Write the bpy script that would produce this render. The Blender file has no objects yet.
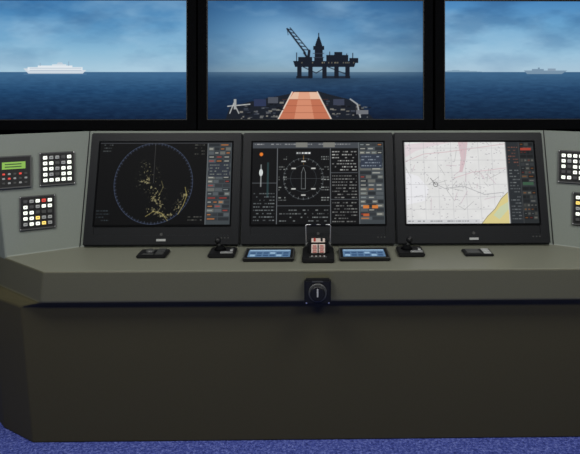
import bpy, bmesh, math, random
import numpy as np
from mathutils import Matrix, Vector
random.seed(4); rng=np.random.default_rng(7)
S=bpy.context.scene
S.view_settings.view_transform='Standard'
S.view_settings.look='None'

def lin(c):
    c=np.asarray(c,dtype=float)/255.0
    return np.where(c<=0.04045,c/12.92,((c+0.055)/1.055)**2.4)
# ---------------------------------------------------------------- materials
def mat(name,rgb,rough=.5,metal=0,emit=None,es=0,spec=.5,noise=0,nscale=200,bump=0):
    m=bpy.data.materials.new(name); m.use_nodes=True
    n=m.node_tree.nodes; l=m.node_tree.links; b=n['Principled BSDF']
    c=[*lin(rgb),1]
    b.inputs['Base Color'].default_value=c
    b.inputs['Roughness'].default_value=rough
    b.inputs['Metallic'].default_value=metal
    b.inputs['Specular IOR Level'].default_value=spec
    if emit is not None:
        b.inputs['Emission Color'].default_value=[*lin(emit),1]
        b.inputs['Emission Strength'].default_value=es
    if noise or bump:
        tc=n.new('ShaderNodeTexCoord'); t=n.new('ShaderNodeTexNoise')
        t.inputs['Scale'].default_value=nscale; t.inputs['Detail'].default_value=3
        l.new(tc.outputs['Object'],t.inputs['Vector'])
        if noise:
            r=n.new('ShaderNodeValToRGB')
            r.color_ramp.elements[0].position=.3; r.color_ramp.elements[1].position=.7
            r.color_ramp.elements[0].color=[c[0]*(1-noise),c[1]*(1-noise),c[2]*(1-noise),1]
            r.color_ramp.elements[1].color=[min(1,c[0]*(1+noise)),min(1,c[1]*(1+noise)),min(1,c[2]*(1+noise)),1]
            l.new(t.outputs['Fac'],r.inputs['Fac']); l.new(r.outputs['Color'],b.inputs['Base Color'])
        if bump:
            bp=n.new('ShaderNodeBump'); bp.inputs['Strength'].default_value=bump; bp.inputs['Distance'].default_value=.002
            l.new(t.outputs['Fac'],bp.inputs['Height']); l.new(bp.outputs['Normal'],b.inputs['Normal'])
    return m
M_panel=mat('powder_coat_grey',(106,113,107),.5,noise=.05,nscale=300,bump=.1,spec=.3)
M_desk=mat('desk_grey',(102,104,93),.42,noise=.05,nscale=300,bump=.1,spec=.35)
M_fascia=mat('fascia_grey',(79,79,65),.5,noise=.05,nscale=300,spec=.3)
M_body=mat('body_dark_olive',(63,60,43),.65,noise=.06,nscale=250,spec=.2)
M_black=mat('black_plastic',(18,19,21),.45,noise=.1,spec=.25)
M_bezel=mat('bezel_black',(21,23,26),.42,noise=.05,spec=.2)
M_blk2=mat('matte_black',(5,6,8),.8,noise=.2,nscale=40,spec=.08)
M_metal=mat('brushed_metal',(190,192,195),.3,metal=.9,noise=.05)
M_dgrey=mat('dark_grey_plastic',(52,54,54),.5,noise=.05)
M_white=mat('lit_white_button',(225,228,220),.4,emit=(240,246,232),es=.75,noise=.03)
M_yel=mat('lit_yellow_button',(220,190,90),.4,emit=(235,205,110),es=.7,noise=.03)
M_red=mat('lit_red_button',(190,50,40),.4,emit=(215,70,55),es=.45,noise=.03)
M_grn=mat('green_lcd',(110,150,60),.4,emit=(120,170,60),es=.4,noise=.08,nscale=400)
M_lcdtxt=mat('lcd_text',(30,60,20),.5,noise=.05)
M_label=mat('label_grey',(150,153,153),.5,noise=.05)
M_blue=mat('blue_touch_lit',(55,78,102),.35,emit=(92,124,158),es=.6,noise=.15,nscale=120)
M_blueD=mat('blue_touch_dark',(36,58,86),.35,emit=(54,82,118),es=.6,noise=.1)
M_blueL=mat('blue_touch_bright',(104,132,156),.35,emit=(146,174,198),es=.6,noise=.1)

# carpet
M_carpet=bpy.data.materials.new('blue_carpet'); M_carpet.use_nodes=True
n=M_carpet.node_tree.nodes; l=M_carpet.node_tree.links; b=n['Principled BSDF']; b.inputs['Roughness'].default_value=.95
b.inputs['Specular IOR Level'].default_value=.05
tc=n.new('ShaderNodeTexCoord'); t=n.new('ShaderNodeTexNoise'); t.inputs['Scale'].default_value=95; t.inputs['Detail'].default_value=5
t.inputs['Roughness'].default_value=.75
r=n.new('ShaderNodeValToRGB'); e=r.color_ramp.elements
e[0].position=.33; e[0].color=[*lin((38,46,104)),1]; e[1].position=.7; e[1].color=[*lin((118,130,196)),1]
k=e.new(.5); k.color=[*lin((66,78,150)),1]
l.new(tc.outputs['Object'],t.inputs['Vector']); l.new(t.outputs['Fac'],r.inputs['Fac']); l.new(r.outputs['Color'],b.inputs['Base Color'])
bp=n.new('ShaderNodeBump'); bp.inputs['Distance'].default_value=.006; l.new(t.outputs['Fac'],bp.inputs['Height']); l.new(bp.outputs['Normal'],b.inputs['Normal'])

# screen material
M_scr=bpy.data.materials.new('display_image'); M_scr.use_nodes=True
n=M_scr.node_tree.nodes; l=M_scr.node_tree.links; b=n['Principled BSDF']
a=n.new('ShaderNodeVertexColor'); a.layer_name='img'
b.inputs['Base Color'].default_value=(.004,.004,.004,1); b.inputs['Roughness'].default_value=.5; b.inputs['Specular IOR Level'].default_value=.05
l.new(a.outputs['Color'],b.inputs['Emission Color']); b.inputs['Emission Strength'].default_value=1

# ---------------------------------------------------------------- helpers
def obj(name,me,parent=None,mw=None):
    o=bpy.data.objects.new(name,me); S.collection.objects.link(o)
    if parent: o.parent=parent
    if mw is not None: o.matrix_world=mw
    return o
def fr(o,x,y):
    x=Vector(x).normalized(); y=Vector(y); y=(y-x*y.dot(x)).normalized(); z=x.cross(y)
    m=Matrix((x,y,z)).transposed().to_4x4(); m.translation=Vector(o); return m
class Asm:
    def __init__(s,name,F,x=0,y=0,z=0,rz=0):
        s.e=bpy.data.objects.new(name,None); s.e.empty_display_size=.05; S.collection.objects.link(s.e)
        s.e.matrix_world=F@Matrix.Translation((x,y,z))@Matrix.Rotation(rz,4,'Z')
    def _fin(s,name,bm,m,bev=0,loc=(0,0,0),rot=None,smooth=False):
        me=bpy.data.meshes.new(name)
        if bev: bmesh.ops.bevel(bm,geom=list(bm.edges),offset=bev,segments=2,affect='EDGES',clamp_overlap=True)
        M=Matrix.Translation(loc)
        if rot is not None: M=M@rot
        bm.transform(M)
        if smooth:
            for f in bm.faces: f.smooth=len(f.verts)==4
        bm.to_mesh(me); bm.free(); me.materials.append(m)
        return obj(name,me,s.e)
    def box(s,name,c,d,m,bev=0,rot=None):
        bm=bmesh.new(); bmesh.ops.create_cube(bm,size=1); bmesh.ops.scale(bm,vec=d,verts=bm.verts)
        return s._fin(name,bm,m,bev,c,rot)
    def cyl(s,name,c,r,h,m,r2=None,rot=None,seg=28,bev=0):
        bm=bmesh.new(); bmesh.ops.create_cone(bm,cap_ends=True,segments=seg,radius1=r,radius2=r if r2 is None else r2,depth=h)
        if bev:
            ed=[e for e in bm.edges if len(e.link_faces)==2 and any(len(f.verts)>4 for f in e.link_faces)]
            bmesh.ops.bevel(bm,geom=ed,offset=bev,segments=2,affect='EDGES')
        return s._fin(name,bm,m,0,c,rot,True)
    def sph(s,name,c,r,m,sc=(1,1,1)):
        bm=bmesh.new(); bmesh.ops.create_uvsphere(bm,u_segments=24,v_segments=14,radius=r); bmesh.ops.scale(bm,vec=sc,verts=bm.verts)
        for f in bm.faces: f.smooth=True
        me=bpy.data.meshes.new(name); bm.transform(Matrix.Translation(c)); bm.to_mesh(me); bm.free(); me.materials.append(m)
        return obj(name,me,s.e)
    def frame(s,name,c,w,h,bw,dp,m):
        bm=bmesh.new()
        o=[(-w/2,-h/2),(w/2,-h/2),(w/2,h/2),(-w/2,h/2)]; i=[(-w/2+bw,-h/2+bw),(w/2-bw,-h/2+bw),(w/2-bw,h/2-bw),(-w/2+bw,h/2-bw)]
        V=[[bm.verts.new((x,y,z)) for x,y in L] for L,z in ((o,0),(o,dp),(i,dp),(i,0))]
        for q in range(4):
            A,B=V[q],V[(q+1)%4]
            for k in range(4): bm.faces.new((A[k],A[(k+1)%4],B[(k+1)%4],B[k]))
        bmesh.ops.recalc_face_normals(bm,faces=bm.faces)
        return s._fin(name,bm,m,0,c)
    def tube(s,name,pts,r,m):
        cu=bpy.data.curves.new(name,'CURVE'); cu.dimensions='3D'; cu.bevel_depth=r; cu.bevel_resolution=3; cu.use_fill_caps=True
        sp=cu.splines.new('POLY'); sp.points.add(len(pts)-1)
        for p,q in zip(sp.points,pts): p.co=(*q,1)
        cu.materials.append(m); return obj(name,cu,s.e)
    def image(s,name,ras,w,h,z):
        H,W,_=ras.a.shape
        xs=np.linspace(-w/2,w/2,W); ys=np.linspace(h/2,-h/2,H)
        X,Y=np.meshgrid(xs,ys); co=np.stack([X,Y,np.full_like(X,z)],-1).reshape(-1,3)
        idx=np.arange(H*W).reshape(H,W)
        q=np.stack([idx[1:,:-1],idx[1:,1:],idx[:-1,1:],idx[:-1,:-1]],-1).reshape(-1,4)
        me=bpy.data.meshes.new(name); me.vertices.add(H*W); me.vertices.foreach_set('co',co.ravel().astype(np.float32))
        me.loops.add(q.size); me.loops.foreach_set('vertex_index',q.ravel().astype(np.int32))
        me.polygons.add(len(q)); me.polygons.foreach_set('loop_start',(np.arange(len(q))*4).astype(np.int32))
        me.update(calc_edges=True)
        ca=me.color_attributes.new('img','FLOAT_COLOR','POINT')
        col=np.concatenate([lin(np.clip(ras.a,0,255)),np.ones((H,W,1))],-1)
        ca.data.foreach_set('color',col.ravel().astype(np.float32))
        me.materials.append(M_scr); return obj(name,me,s.e)

class Ras:
    def __init__(s,uw,vh,k,bg=(0,0,0)):
        s.k=k; s.W=int(uw*k); s.H=int(vh*k); s.a=np.zeros((s.H,s.W,3))+np.array(bg,float)
        s.U,s.V=np.meshgrid((np.arange(s.W)+.5)/k,(np.arange(s.H)+.5)/k); s.uw=uw; s.vh=vh
    def put(s,mask,c,al=1):
        m=(mask*al)[...,None] if mask.dtype!=bool else (mask.astype(float)*al)[...,None]
        s.a=s.a*(1-m)+np.array(c,float)*m
    def soft(s,d,w=None):
        return np.clip(.5-d*s.k,0,1)
    def rect(s,x0,y0,x1,y1,c,al=1):
        d=np.maximum(np.maximum(x0-s.U,s.U-x1),np.maximum(y0-s.V,s.V-y1)); s.put(s.soft(d),c,al)
    def ell(s,x,y,rx,ry,c,al=1):
        d=(np.sqrt(((s.U-x)/rx)**2+((s.V-y)/ry)**2)-1)*min(rx,ry); s.put(s.soft(d),c,al)
    def ring(s,x,y,r,w,c,al=1):
        s.put(s.soft(np.abs(np.hypot(s.U-x,s.V-y)-r)-w/2),c,al)
    def line(s,x0,y0,x1,y1,w,c,al=1):
        dx,dy=x1-x0,y1-y0; L=dx*dx+dy*dy+1e-9; t=np.clip(((s.U-x0)*dx+(s.V-y0)*dy)/L,0,1)
        s.put(s.soft(np.hypot(s.U-x0-t*dx,s.V-y0-t*dy)-w/2),c,al)
    def pl(s,pts,w,c,al=1):
        for p,q in zip(pts,pts[1:]): s.line(*p,*q,w,c,al)
    def poly(s,pts,c,al=1):
        ins=np.zeros(s.U.shape,bool); n=len(pts)
        for i in range(n):
            x0,y0=pts[i]; x1,y1=pts[(i+1)%n]
            if y0==y1: continue
            cnd=((y0>s.V)!=(y1>s.V))&(s.U<(x1-x0)*(s.V-y0)/(y1-y0)+x0); ins^=cnd
        s.put(ins,c,al)
    def text(s,x0,y0,x1,y1,c,row=3,h=1,al=.8,fill=.75):
        y=y0
        while y+h<=y1:
            x=x0
            while x<x1:
                L=rng.uniform(.8,3.2)
                if rng.random()<fill: s.rect(x,y,min(x+L,x1),y+h,c,al*rng.uniform(.5,1))
                x+=L+rng.uniform(.4,1)
            y+=row
    def noise(s,sx,sy,octv=4,seed=0):
        g=np.random.default_rng(seed); out=np.zeros(s.U.shape); amp=1;tot=0
        for o in range(octv):
            nx,ny=int(s.uw/sx)+3,int(s.vh/sy)+3; G=g.random((ny,nx))
            fx=s.U/sx; fy=s.V/sy; ix=fx.astype(int); iy=fy.astype(int); tx=fx-ix; ty=fy-iy
            tx=tx*tx*(3-2*tx); ty=ty*ty*(3-2*ty)
            v=(G[iy,ix]*(1-tx)+G[iy,ix+1]*tx)*(1-ty)+(G[iy+1,ix]*(1-tx)+G[iy+1,ix+1]*tx)*ty
            out+=amp*v; tot+=amp; amp*=.55; sx/=2; sy/=2
        return out/tot
    def grad(s,stops):
        vs=[p for p,_ in stops]
        for c in range(3): s.a[...,c]=np.interp(s.V,vs,[q[c] for _,q in stops])

# ---------------------------------------------------------------- room
def room_box(name,lo,hi,m):
    bm=bmesh.new(); bmesh.ops.create_cube(bm,size=1)
    d=[h-l for l,h in zip(lo,hi)]; bmesh.ops.scale(bm,vec=d,verts=bm.verts)
    me=bpy.data.meshes.new(name); bm.to_mesh(me); bm.free(); me.materials.append(m)
    o=obj(name,me); o.location=[(a+b)/2 for a,b in zip(lo,hi)]; return o
M_wall=mat('dark_wall_paint',(60,60,58),.9,noise=.05,nscale=8)
M_ceil=mat('ceiling_tile',(120,120,118),.9,noise=.05,nscale=30)
room_box('floor',(-3.2,-1.6,-.1),(3.2,3.8,0),M_carpet)
room_box('wall_back',(-3.2,3.7,0),(3.2,3.8,2.7),M_blk2)
room_box('wall_left',(-3.3,-1.6,0),(-3.2,3.8,2.7),M_wall)
room_box('wall_right',(3.2,-1.6,0),(3.3,3.8,2.7),M_wall)
room_box('wall_front',(-3.3,-1.7,0),(3.3,-1.6,2.7),M_wall)
room_box('ceiling',(-3.3,-1.7,2.7),(3.3,3.8,2.8),M_ceil)
M_diff=mat('lamp_diffuser',(240,240,235),.5,emit=(255,250,240),es=1.5,noise=.02)
def lamp(x,y,w,h,power):
    A=Asm('ceiling_light_panel',Matrix.Translation((x,y,2.7))@Matrix.Rotation(math.pi,4,'X'))
    A.frame('trim_frame',(0,0,0),w+.06,h+.06,.04,.03,M_label)
    A.box('diffuser',(0,0,.008),(w-.02,h-.02,.014),M_diff)
    L=bpy.data.lights.new('lamp_light','AREA'); L.shape='RECTANGLE'; L.size=w; L.size_y=h; L.energy=power; L.color=(1,.98,.93)
    o=bpy.data.objects.new('lamp_light',L); S.collection.objects.link(o); o.location=(x,y,2.655)
    o.parent=A.e; o.matrix_parent_inverse=A.e.matrix_world.inverted()
for x in (-1.2,1.2):
    lamp(x,-.2,1.2,.6,40)
    lamp(x,1.25,1.2,.6,36)
W=bpy.data.worlds.new('World'); S.world=W; W.use_nodes=True
W.node_tree.nodes['Background'].inputs[0].default_value=(.02,.022,.03,1)

# ---------------------------------------------------------------- console housing
K=Asm('bridge_console',Matrix.Identity(4))
bm=bmesh.new()
def v(x,y,z): return bm.verts.new((x,y,z))
rings=[]
def ring(F,B,C,D,z):
    Lh=[F,B,C,D]
    rings.append([v(-x,y,z) for x,y in reversed(Lh)]+[v(x,y,z) for x,y in Lh])
# half plan points per level, from the floor to the desk
ring((1.118,2.450),(1.281,2.554),(1.42,2.70),(1.42,3.0),0)
ring((1.118,2.3475),(1.268,2.452),(1.45,2.65),(1.45,3.0),.572)
ring((1.024,2.305),(1.245,2.478),(1.45,2.65),(1.45,3.0),.602)
ring((1.013,2.300),(1.238,2.476),(1.45,2.65),(1.45,3.0),.7195)
def face(vs,m):
    f=bm.faces.new(vs); f.material_index=m; return f
for li,(a_,b_) in enumerate(zip(rings,rings[1:])):
    n8=len(a_)
    for k in range(n8):
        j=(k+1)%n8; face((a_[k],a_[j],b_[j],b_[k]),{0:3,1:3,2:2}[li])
face(list(reversed(rings[0])),3)
top=rings[3]
Dl,Cl,Bl,Fl,Fr,Br,Cr,Dr=top
Sl=v(-.99,2.60,.724); Sr=v(.99,2.60,.724)
Ul=v(-.99,2.715,1.2); Ur=v(.99,2.715,1.2)
Tl=v(-1.327,2.546,1.2); Tr=v(1.327,2.546,1.2)
CTl=v(-1.45,2.65,1.14); CTr=v(1.45,2.65,1.14); DTl=v(-1.45,3.0,1.0); DTr=v(1.45,3.0,1.0)
face((Fl,Fr,Sr,Sl),1); face((Bl,Fl,Sl),1); face((Fr,Br,Sr),1)
face((Sl,Sr,Ur,Ul),0); face((Bl,Sl,Ul,Tl),0); face((Sr,Br,Tr,Ur),0)
face((Cl,Bl,Tl,CTl),0); face((Br,Cr,CTr,Tr),0)
face((Dl,Cl,CTl,DTl),0); face((Cr,Dr,DTr,CTr),0)
face((Ul,Ur,DTr,DTl),0); face((Tl,Ul,DTl),0); face((CTl,Tl,DTl),0); face((Ur,Tr,DTr),0); face((Tr,CTr,DTr),0)
face((Dr,Dl,DTl,DTr),0)
bmesh.ops.recalc_face_normals(bm,faces=bm.faces)
me=bpy.data.meshes.new('housing'); bm.to_mesh(me); bm.free()
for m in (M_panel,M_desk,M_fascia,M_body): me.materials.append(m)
ho=obj('housing',me,K.e)
bv=ho.modifiers.new('bev','BEVEL'); bv.width=.006; bv.segments=2; bv.limit_method='ANGLE'; bv.angle_limit=math.radians(12)

PAN=fr((0,2.60,.724),(1,0,0),(0,.115,.476)); Lp=math.hypot(.115,.476)
DSK=fr((0,2.30,.7195),(1,0,0),(0,.30,.0045))
WL=fr((-.99,2.60,.724),(.8944,.4472,0),(0,.115,.476))
WR=fr((.99,2.60,.724),(.8944,-.4472,0),(0,.115,.476))
def strip(nm,a,b,r): K.tube(nm,[a,b],r,M_black)
strip('panel_seam_1',(-.992,2.5985,.726),(-.992,2.7135,1.199),.0022)
strip('panel_seam_2',(.992,2.5985,.726),(.992,2.7135,1.199),.0022)

# ---------------------------------------------------------------- displays contents
def side_panel(R,x0,x1,h,sd):
    R.rect(x0,0,x1,h,(60,66,70)); g=np.random.default_rng(sd)
    R.rect(x0,0,x0+.6,h,(110,115,118))
    y=1
    while y<h-3:
        nb=g.integers(2,5); w=(x1-x0-2)/nb
        for i in range(nb):
            c=[(80,86,90),(48,52,56),(100,102,98),(38,42,46)][g.integers(0,4)]
            R.rect(x0+1.4+i*w,y,x0+1.4+(i+1)*w-.7,y+3,c)
            if g.random()<.6: 
                cc=[(180,180,170),(200,120,60),(170,60,50),(140,150,150)][g.choice(4,p=[.5,.2,.1,.2])]
                R.rect(x0+2+i*w,y+1,x0+1.4+(i+.7)*w,y+2,cc,.8)
        y+=4
def radar():
    R=Ras(134,80,2.6,(5,6,8))
    cx,cy=56,40
    R.ring(cx,cy,39.3,.6,(66,78,104),.8); R.ring(cx,cy,38.2,.4,(44,54,78),.6)
    for a in range(0,360,5):
        t=math.radians(a); r0=37.9 if a%10 else 37.2
        R.line(cx+r0*math.cos(t),cy+r0*math.sin(t),cx+39.3*math.cos(t),cy+39.3*math.sin(t),.4,(90,100,122),.8)
    R.line(cx,cy,cx,2,.4,(100,100,100),.6)
    inside=(np.hypot(R.U-cx,R.V-cy)<37)
    n1=R.noise(3.2,3.2,3,3); n2=R.noise(1.1,1.1,2,5)
    def blob(p,q,w):
        dx,dy=q[0]-p[0],q[1]-p[1]; t=np.clip(((R.U-p[0])*dx+(R.V-p[1])*dy)/(dx*dx+dy*dy),0,1)
        return np.exp(-(np.hypot(R.U-p[0]-t*dx,R.V-p[1]-t*dy)/w)**2)
    m=.8*blob((48,38),(60,48),7)+.9*blob((54,66),(76,74),4)+.9*blob((80,64),(90,48),3)+.7*blob((58,54),(66,62),4)+.45*blob((46,24),(56,30),5)+.8*blob((72,74),(86,66),3)
    e=np.clip((n1*.5+n2*.6+np.clip(m,0,1)*.38-.88)*8,0,1)*inside*np.clip(m*2.2,0,1)
    R.put(e,(138,130,92),.8)
    e2=np.clip((n2-.74)*12,0,1)*inside*np.clip(m*3,0,.6); R.put(e2,(205,200,165),.6)
    R.pl([(82,70),(87,61),(90,52),(88,44)],.6,(184,170,100),.75)
    R.pl([(50,72),(58,67),(66,69),(72,76)],.6,(180,166,100),.7)
    R.pl([(62,52),(66,44),(64,38)],.5,(160,150,100),.6)
    R.text(1,2,13,10,(120,128,128),3,1,.6); R.text(1,66,14,78,(100,116,124),3,1,.5)
    R.text(92,72,106,78,(130,130,120),3,1,.6); R.text(96,2,106,12,(130,130,120),3,1,.6)
    side_panel(R,109,134,80,21); R.rect(111,20,132,34,(45,50,60)); R.text(112,22,131,33,(150,155,140),3,1)
    R.rect(0,0,134,1,(60,62,66))
    return R
def conning():
    R=Ras(134,80,2.6,(9,10,13))
    R.rect(0,0,134,6,(64,68,74)); R.text(2,1.5,100,5,(180,180,180),3,1); 
    for x in (44,72): R.rect(x,0,x+12,5,(120,120,115))
    for x in (25,79): R.rect(x,6,x+.7,80,(104,108,112))
    R.rect(0,40,25,40.6,(84,88,92)); R.rect(79,30,107,30.6,(84,88,92)); R.rect(79,56,107,56.6,(84,88,92))
    R.rect(25,62,79,62.6,(84,88,92))
    R.ell(9,12,1.8,1.8,(225,120,40)); R.ell(9,30,1.8,3.6,(220,225,225)); R.rect(8.4,22,9.6,44,(180,185,185),.7)
    R.rect(15,20,17,54,(60,100,102),.5); R.text(2,50,23,78,(150,158,158),3.2,1)
    cx,cy=52,36
    R.ring(cx,cy,20,.4,(110,118,122),.7); R.ring(cx,cy,13,.4,(90,98,102),.6)
    for a in range(0,360,15):
        t=math.radians(a); R.line(cx+18.6*math.cos(t),cy+18.6*math.sin(t),cx+20.5*math.cos(t),cy+20.5*math.sin(t),.5,(135,140,140),.8)
    R.pl([(50,46),(50,30),(52,25),(54,30),(54,46),(50,46)],.45,(150,156,156),.8)
    R.line(34,36,70,36,.35,(90,95,98),.7); R.line(52,22,52,10,.4,(190,135,60),.9)
    R.rect(44,9,60,13,(25,28,30)); R.text(45,10,59,13,(225,225,225),3,1.6,1,.9)
    for y in (14,24,34,44,54): R.text(27,y,35,y+4,(180,185,180),2.4,1); R.text(70,y,78,y+4,(180,185,180),2.4,1)
    for x,y in ((42,26),(62,26),(42,46),(62,46),(52,52),(52,19)): R.rect(x-3,y-1.6,x+3,y+1.6,(22,24,26)); R.rect(x-2.2,y-.6,x+2.2,y+.6,(215,215,210),.9)
    R.text(28,66,77,78,(150,156,154),3.4,1.1,.8,.6)
    R.text(81,9,106,29,(195,195,190),3,1,1); R.text(81,33,106,55,(172,172,167),3,1); R.text(81,59,106,79,(162,162,157),3,1)
    side_panel(R,108,134,80,33); R.rect(110,12,132,26,(48,56,70)); R.text(111,14,131,25,(160,170,180),3,1)
    R.rect(112,62,118,65,(205,120,55)); R.rect(121,62,127,65,(205,120,55)); R.rect(112,70,118,72.5,(180,90,50))
    return R
def chart():
    R=Ras(134,80,2.6,(222,222,221))
    n1=R.noise(9,9,4,8); R.a+= (n1[...,None]-.5)*14
    R.poly([(0,30),(14,34),(24,46),(20,58),(0,62)],(230,230,233)) 
    R.poly([(56,0),(66,0),(63,18),(59,30),(56,30),(58,16)],(206,178,184),.8); R.poly([(0,3),(26,0),(50,0),(30,4),(12,9),(0,16)],(218,200,206),.6)
    R.pl([(0,20),(20,12),(44,10),(104,2)],.45,(200,165,172)); R.pl([(50,36),(70,30),(104,26)],.45,(206,172,180))
    for x in range(6,104,14): R.rect(x,0,x+.35,80,(188,188,190))
    for y in range(6,80,12): R.rect(0,y,104,y+.35,(188,188,190))
    g=np.random.default_rng(5)
    for _ in range(260):
        x,y=g.uniform(0,103),g.uniform(0,78); R.rect(x,y,x+g.uniform(.6,1.6),y+.6,(135,130,140),.6)
    for _ in range(44):
        x,y=g.normal(60,22),g.normal(36,14); a=g.uniform(0,3); L=g.uniform(3,14)
        if x<100 and y>1: R.line(x,y,x+L*math.cos(a),y+L*math.sin(a),.4,[(180,150,165),(150,150,150)][g.integers(0,2)],.7)
    R.pl([(28,40),(40,46),(60,44),(80,52),(100,50)],.4,(140,140,145)); R.ring(31,42,2.2,.5,(70,70,70)); R.line(31,42,26,36,.5,(70,70,70))
    R.poly([(76,80),(82,73),(90,66),(97,56),(104,50),(104,80)],(214,200,138)); R.poly([(88,72),(95,64),(104,59),(104,66),(94,76)],(196,204,168))
    R.pl([(76,80),(82,73),(90,66),(97,56),(104,50)],.5,(130,120,90))
    R.rect(0,76,74,80,(205,206,208)); R.text(2,77,72,79.5,(110,110,115),3,1)
    R.rect(0,0,1,80,(150,150,150))
    R.rect(104.5,0,134,80,(38,42,46)); R.rect(104.5,0,105.2,80,(120,120,120))
    side_panel(R,118,134,80,9)
    R.a[:, int(118*R.k):]*=.62
    R.text(107,2,117,26,(170,96,74),3,1,.7); R.text(107,28,117,52,(150,155,153),3,1,.7); R.text(107,54,117,78,(140,145,145),3,1,.7)
    R.rect(120,6,131,8.5,(160,62,48)); R.rect(120,40,131,43,(56,86,66))
    return R
scr_w=.5625; scr_h=.343
for i,(fn,x) in enumerate(((radar,-.6525),(conning,0),(chart,.6525))):
    A=Asm('console_monitor',PAN,x,0.241,0)
    A.box('chassis',(0,0,.0095),(.648,.470,.018),M_bezel,.004)
    A.frame('front_bezel',(0,0,.018),.640,.462,.0375,.004,M_bezel)
    yc=.534*Lp-.241
    A.box('screen_backing',(0,yc,.0185),(scr_w+.006,scr_h+.006,.002),M_blk2)
    A.image('screen_image',fn(),scr_w,scr_h,.0205).location.y=yc
    A.frame('screen_rim',(0,yc,.018),scr_w+.014,scr_h+.014,.006,.005,M_blk2)
    A.box('maker_badge',(0,-.213,.0225),(.038,.009,.003),M_label)
    A.cyl('power_knob',(0,-.190,.022),.006,.005,M_dgrey)
    for k in range(3): A.cyl('led_%d'%k,(.25+.014*k,-.205,.0225),.0028,.003,M_dgrey)

# ---------------------------------------------------------------- wing modules
def button_panel(F,x,y,s,seed,pal,mir=1):
    A=Asm('button_panel',F,x,y,0); g=random.Random(seed)
    A.box('base_plate',(0,0,.0045),(s,s,.008),M_black,.002)
    A.frame('rim',(0,0,.006),s,s,.005,.004,M_dgrey)
    nb=5; p=(s-.022)/nb; k=0
    for r in range(nb):
        for c in range(nb):
            m=pal[g.randrange(len(pal))]
            A.box('button_%d'%k,(-(s-.022)/2+(c+.5)*p,-(s-.022)/2+(r+.5)*p,.011),(p*.66,p*.58,.01),m,.0012); k+=1
            if m is not M_black:
                A.box('legend_%d'%k,(-(s-.022)/2+(c+.5)*p,-(s-.022)/2+(r+.5)*p,.0162),(p*.34,p*.1,.001),M_dgrey)
    for sx in (-1,1):
        for sy in (-1,1): A.cyl('screw',(sx*(s/2-.004),sy*(s/2-.004),.0095),.0022,.002,M_metal,seg=10)
    return A
def keypad(F,x,y,w,h):
    A=Asm('alarm_keypad_unit',F,x,y,0)
    A.box('case',(0,0,.0065),(w,h,.012),M_black,.003)
    A.frame('rim',(0,0,.011),w,h,.005,.003,M_dgrey)
    A.box('lcd',(-.004,h*.20,.0125),(w*.70,h*.22,.003),M_grn)
    for r in range(2): A.box('lcd_text_%d'%r,(-.006,h*(.16+.08*r),.0143),(w*.5,.004,.001),M_lcdtxt)
    for r in range(3):
        for c in range(5):
            m=M_red if (r==0 and c in(0,3)) or (r==1 and c==1) else (M_label if (r+c)%2 else M_dgrey)
            A.box('key_%d_%d'%(r,c),((c-2)*w*.165,-h*.06-r*h*.14,.0135),(w*.08,h*.055,.004),m,.001)
PA=[M_white,M_white,M_white,M_label,M_white,M_dgrey]; PB=[M_white,M_white,M_yel,M_label,M_red,M_white,M_white,M_dgrey]
button_panel(WL,-.084,.332,.138,3,PA)
button_panel(WL,-.160,.160,.135,8,PB)
keypad(WL,-.243,.329,.122,.130)
button_panel(WR,.084,.332,.138,5,PA)
button_panel(WR,.142,.160,.135,12,PB)
keypad(WR,.243,.329,.122,.130)

# ---------------------------------------------------------------- desk items (local y from the front edge)
RX=Matrix.Rotation
def track(name,x,y,w,kb=True):
    A=Asm(name,DSK,x,y,0)
    A.box('base',(0,0,.007),(w,.085,.012),M_black,.003)
    A.sph('trackball',(-w*.12,.005,.014),.019,M_dgrey,(1,1,.6))
    A.cyl('ball_collar',(-w*.12,.005,.014),.023,.004,M_bezel)
    for k in range(3): A.box('button_%d'%k,(w*.26,-.026+.026*k,.015),(w*.28,.019,.006),M_dgrey,.002)
    A.box('wrist_button',(-w*.12,-.032,.015),(w*.4,.012,.005),M_dgrey,.002)
track('trackball_unit',-.657,.185,.115)
A=Asm('cursor_control_pad',DSK,.641,.185,0)
A.box('base',(0,0,.005),(.115,.075,.009),M_black,.003)
A.box('touch_surface',(-.02,0,.011),(.055,.055,.003),M_dgrey,.001)
for k in range(3): A.box('button_%d'%k,(.034,-.022+.022*k,.011),(.03,.016,.004),M_label,.001)
def joy(name,x,tilt):
    A=Asm(name,DSK,x,.19,0)
    A.box('base',(0,0,.009),(.105,.10,.016),M_black,.004)
    A.cyl('gaiter',(-.012,.012,.024),.026,.018,M_blk2,r2=.012)
    rot=RX(tilt,4,'Y')
    A.cyl('stick',(-.012+.010*math.sin(tilt)*2,.012,.038),.006,.026,M_dgrey,rot=rot)
    A.sph('knob',(-.012+math.sin(tilt)*.032,.012,.053),.013,M_black,(1,1,1.1))
    for k in range(3): A.cyl('button_%d'%k,(.036,-.028+.022*k,.018),.006,.006,M_label if k==1 else M_dgrey,seg=16)
    A.box('side_handle',(.02,-.036,.020),(.05,.012,.008),M_metal,.002)
joy('joystick_controller',-.382,-.3); joy('joystick_controller',.370,.35)
def touch(x):
    A=Asm('touch_display',DSK,x,.160,0)
    A.box('case',(0,0,.007),(.198,.135,.013),M_black,.004)
    A.frame('rim',(0,0,.0125),.196,.133,.005,.003,M_dgrey)
    A.box('lit_screen',(0,0,.013),(.166,.092,.002),M_blue)
    A.box('header_bar',(0,.036,.0143),(.160,.012,.001),M_blueL)
    for r in range(2):
        for c in range(6):
            A.box('icon_%d_%d'%(r,c),((c-2.5)*.026,-.028+.030*r,.0143),(.020,.018,.001),M_blueD if (r*5+c)%4 else M_blueL)
touch(-.193); touch(.181)
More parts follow.
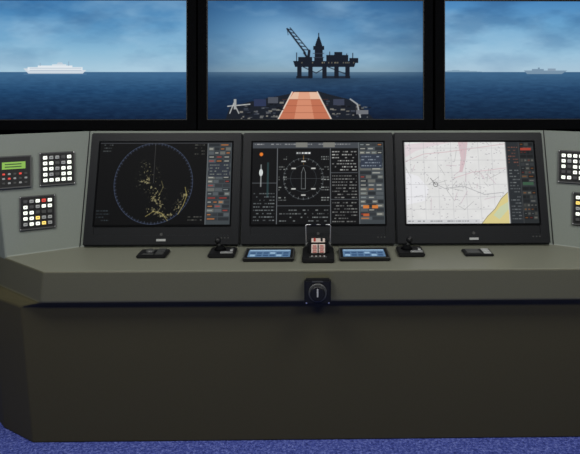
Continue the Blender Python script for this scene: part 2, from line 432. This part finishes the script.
# throttle
A=Asm('throttle_lever',DSK,0,.175,0)
A.box('base_plate',(0,-.015,.008),(.125,.175,.014),M_black,.004)
A.box('quadrant_body',(0,.01,.034),(.086,.075,.046),M_black,.008)
M_scale=mat('scale_white',(180,168,160),.4,emit=(205,188,180),es=.22,noise=.08,nscale=90)
M_redS=mat('scale_red',(150,46,38),.45,emit=(160,55,46),es=.2,noise=.05)
A.box('scale_face',(0,-.030,.036),(.054,.006,.034),M_scale,.001)
for k in range(4):
    for j in (-1,1): A.box('scale_mark',(j*.014,-.0335,.024+.008*k),(.017-.003*(k%2),.002,.0035),M_redS)
A.box('scale_centre',(0,-.034,.036),(.004,.003,.034),M_black)
A.box('slot_plate',(0,.008,.058),(.054,.05,.003),M_scale,.001)
A.box('slot_1',(-.014,.008,.060),(.008,.044,.002),M_redS); A.box('slot_2',(.014,.008,.060),(.008,.044,.002),M_black)
for j in (-1,1):
    A.cyl('pivot',(j*.046,.01,.04),.012,.012,M_dgrey,rot=RX(math.pi/2,4,'Y'))
A.tube('handle_frame',[(-.048,.01,.038),(-.050,.02,.112),(-.045,.021,.118),(.045,.021,.118),(.050,.02,.112),(.048,.01,.038)],.0024,M_metal)
A.box('grip_1',(-.018,.021,.118),(.028,.012,.012),M_black,.004)
A.box('grip_2',(.020,.021,.118),(.028,.012,.012),M_black,.004)
A.box('indicator_row',(0,-.075,.0165),(.07,.012,.004),M_dgrey,.001)
for k in range(4): A.cyl('lamp_%d'%k,(-.024+.016*k,-.075,.0195),.003,.004,M_label,seg=14)
# knob box on fascia
FAS=fr((0,2.300,.649),(1,0,0),(0,0,1))
A=Asm('key_switch_box',FAS,-.002,-.002,0)
A.box('case',(0,0,.017),(.098,.092,.03),M_black,.006)
A.cyl('dial_ring',(0,0,.035),.034,.010,M_dgrey,bev=.002)
A.cyl('dial',(0,0,.042),.027,.014,M_black,bev=.003)
A.box('dial_pointer',(0,.004,.0505),(.006,.030,.004),M_label,.001)
A.box('label_plate',(0,.040,.0325),(.04,.005,.002),M_dgrey)
for k in (-1,1): A.cyl('screw',(k*.041,-.038,.0325),.003,.002,M_metal,seg=10)

# ---------------------------------------------------------------- outside-view displays
def sea_sky(R,sky,hz,sea,seed,cl=1,cc=(178,206,226)):
    R.grad(sky+[(hz-.01,sky[-1][1]),(hz,sea[0][1])]+sea)
    n=R.noise(64,26,5,seed); up=(R.V<hz)
    m=np.clip((n-.42)*3.2,0,1)*up*cl; R.put(m,cc,.38)
    n=R.noise(56,20,5,seed+9); m=np.clip((n-.44)*3.2,0,1)*up*cl*np.clip(1-R.V/hz*.75,0,1); R.put(m,(40,82,128),.5)
    n=R.noise(7,1.3,3,seed+3); dn=(R.V>=hz); R.a+=((n-.5)*20*dn*np.clip((R.V-hz)/20+.25,0,1))[...,None]*np.array([.7,1,1.1])
def win_c():
    R=Ras(215,118,2)
    sea_sky(R,[(0,(54,106,156)),(30,(90,142,184)),(58,(132,172,198)),(70,(138,168,186))],71,[(74,(54,86,116)),(90,(28,56,88)),(118,(10,24,46))],2,1)
    glow=np.exp(-(((R.U-76)/46)**2+((R.V-34)/20)**2)); R.put(glow*(R.V<71),(176,208,230),.45)
    R.put(np.exp(-((R.V-71)/4)**2),(140,166,182),.35)
    vg=np.clip((np.abs(R.U-107)/107)**3,0,1); R.put(vg,(18,50,86),.3)
    D=(20,26,38)
    R.poly([(85,60),(148,60),(146,66),(87,66)],D); R.poly([(90,56),(104,56),(104,60),(90,60)],D); R.rect(118,54,140,60,D); R.rect(126,51,134,55,D); R.rect(141,57,150,62,D)
    for x in (91,102,116,128,139): R.rect(x-2,66,x+2.4,77,D)
    R.rect(88,75,104,77.5,D,.8); R.rect(114,75,142,77.5,D,.8); R.line(95,66,108,72,.8,D); R.line(118,66,108,72,.8,D); R.line(120,66,140,74,.8,D)
    R.poly([(106,60),(107,44),(109,38),(110.5,34),(112,38),(114,44),(115,60)],D); R.rect(105,45,116,49,D); R.rect(110,32,111,38,D)
    for y in (52,56): R.rect(104.6,y,116,y+1,(60,70,85),.6)
    R.pl([(79,28),(97,52)],1.6,D); R.pl([(82,27),(101,50)],.9,D)
    for k in range(7): 
        t=k/7; R.line(79+18*t,28+24*t,82+19*(t+.1),27+23*(t+.1),.8,D)
    R.line(101,50,100,60,2.6,D); R.line(96,52,100,58,2,D); R.line(79,28,80,34,.5,D)
    for x in (88,121,131,138,144): R.rect(x,50+rng.uniform(0,3),x+.8,60,D)
    for _ in range(16):
        x=rng.uniform(88,146); R.rect(x,61,x+1,62.4,(160,150,120),.6)
    R.put(np.exp(-((R.U-115)/34)**2)*(R.V>77)*np.clip(1-(R.V-77)/10,0,1),(22,40,62),.5)
    # own-ship bow
    Dk=(26,30,38)
    R.poly([(18,118),(22,106),(40,101),(60,97),(80,93),(88,90),(110,90),(120,93),(140,98),(152,104),(166,118)],Dk,.92)
    R.poly([(84,91),(109,91),(123,118),(70,118)],(190,112,84)); R.poly([(86,91),(108,91),(112,98),(81,98)],(226,186,160))
    R.poly([(91,91),(101,91),(106,118),(86,118)],(218,150,120),.7)
    for y in (98,104,111): R.rect(74,y,120,y+.7,(130,70,50),.4)
    R.pl([(84,91),(70,118)],1.2,(226,214,200)); R.pl([(109,91),(123,118)],1.2,(226,214,200))
    g=np.random.default_rng(3)
    for _ in range(120):
        sd=g.choice([-1,1]); x=96+sd*g.uniform(18,66); y=g.uniform(98,117)
        if abs(x-96)<20+ (y-96)*.35 or y<96+abs(x-96)*.14: continue
        R.rect(x,y,x+g.uniform(1,5),y+g.uniform(.6,1.8),[(116,116,114),(70,76,88),(160,154,140),(16,18,24)][g.integers(0,4)],.75)
    R.pl([(22,112),(26,102),(31,112)],1,(180,182,180)); R.pl([(20,105),(42,103)],1,(185,186,184)); R.rect(26,98,28.5,108,(160,163,163))
    R.pl([(152,116),(149,103),(142,98)],1.3,(165,168,170)); R.rect(148,109,160,113,(110,112,118))
    R.rect(46,98,58,105,(44,54,84)); R.rect(60,96,70,102,(76,80,90)); R.rect(125,98,136,104,(58,64,82))
    return R
def win_l():
    R=Ras(215,118,2)
    sea_sky(R,[(0,(60,118,170)),(25,(92,150,194)),(50,(138,184,212)),(70,(170,202,220))],71,[(74,(60,102,140)),(90,(32,70,108)),(118,(12,34,62))],14,.9)
    Wt=(226,233,238); G=(140,162,184)
    R.poly([(54,67.5),(59,72.5),(112,72.5),(116,69)],(205,215,224)); R.rect(58,66.2,112,69.5,Wt); R.rect(68,64.6,102,67,Wt); R.rect(82,63.4,96,65,(215,225,232))
    R.poly([(86,63.6),(88,61.4),(92,61.4),(93,63.6)],(190,205,218)); R.rect(98,60.5,98.6,65,G); R.rect(70,62,70.6,65,G)
    for y in (67,69): R.rect(60,y,111,y+.5,G,.8)
    R.rect(54,72.6,116,73.4,(96,132,166),.7)
    return R
def win_r():
    R=Ras(215,118,2)
    sea_sky(R,[(0,(72,132,186)),(25,(108,164,204)),(50,(150,192,218)),(70,(168,196,214))],71,[(74,(58,98,134)),(90,(32,66,102)),(118,(12,34,60))],25,.9)
    C=(120,146,168)
    R.poly([(80,69.5),(83,73),(118,73),(124,69.5)],C); R.rect(88,68,100,70,C); R.rect(104,67.5,112,70,(134,156,176)); R.rect(94,66.5,96,69,C)
    R.poly([(0,70),(10,69),(30,70),(40,71),(0,71)],(130,160,182))
    return R
zc=(1.198+1.845)/2
for fn,xc in ((win_l,-1.308),(win_c,-.0135),(win_r,1.286)):
    A=Asm('simulator_window_display',fr((xc,3.40,zc),(1,0,0),(0,0,1)))
    A.box('cabinet',(0,0,-.035),(1.285,.76,.06),M_blk2,.004)
    A.frame('bezel',(0,0,-.006),1.285,.76,.0535,.014,M_blk2)
    A.image('screen_image',fn(),1.179,.647,.0)
    A.frame('silver_edge',(0,0,.004),1.187,.655,.004,.005,M_dgrey)
A=Asm('display_stand',Matrix.Translation((0,3.45,0)))
A.box('crossbeam',(0,.06,1.08),(3.9,.06,.10),M_blk2)
A.box('skirt_panel',(0,.03,.6),(3.9,.03,1.1),M_blk2)
for x in (-1.9,-.65,.65,1.9): A.box('upright',(x,.08,.9),(.07,.07,1.8),M_blk2)

# ---------------------------------------------------------------- camera
cd=bpy.data.cameras.new('camera'); cam=bpy.data.objects.new('camera',cd); S.collection.objects.link(cam)
cd.sensor_width=36; cd.lens=36*620/580; cd.clip_start=.05
cam.location=(0,0,1.45); cam.rotation_euler=(math.radians(90),0,math.radians(-1.0))
cd.shift_x=-(28+11)/580; cd.shift_y=-154/580
S.camera=cam
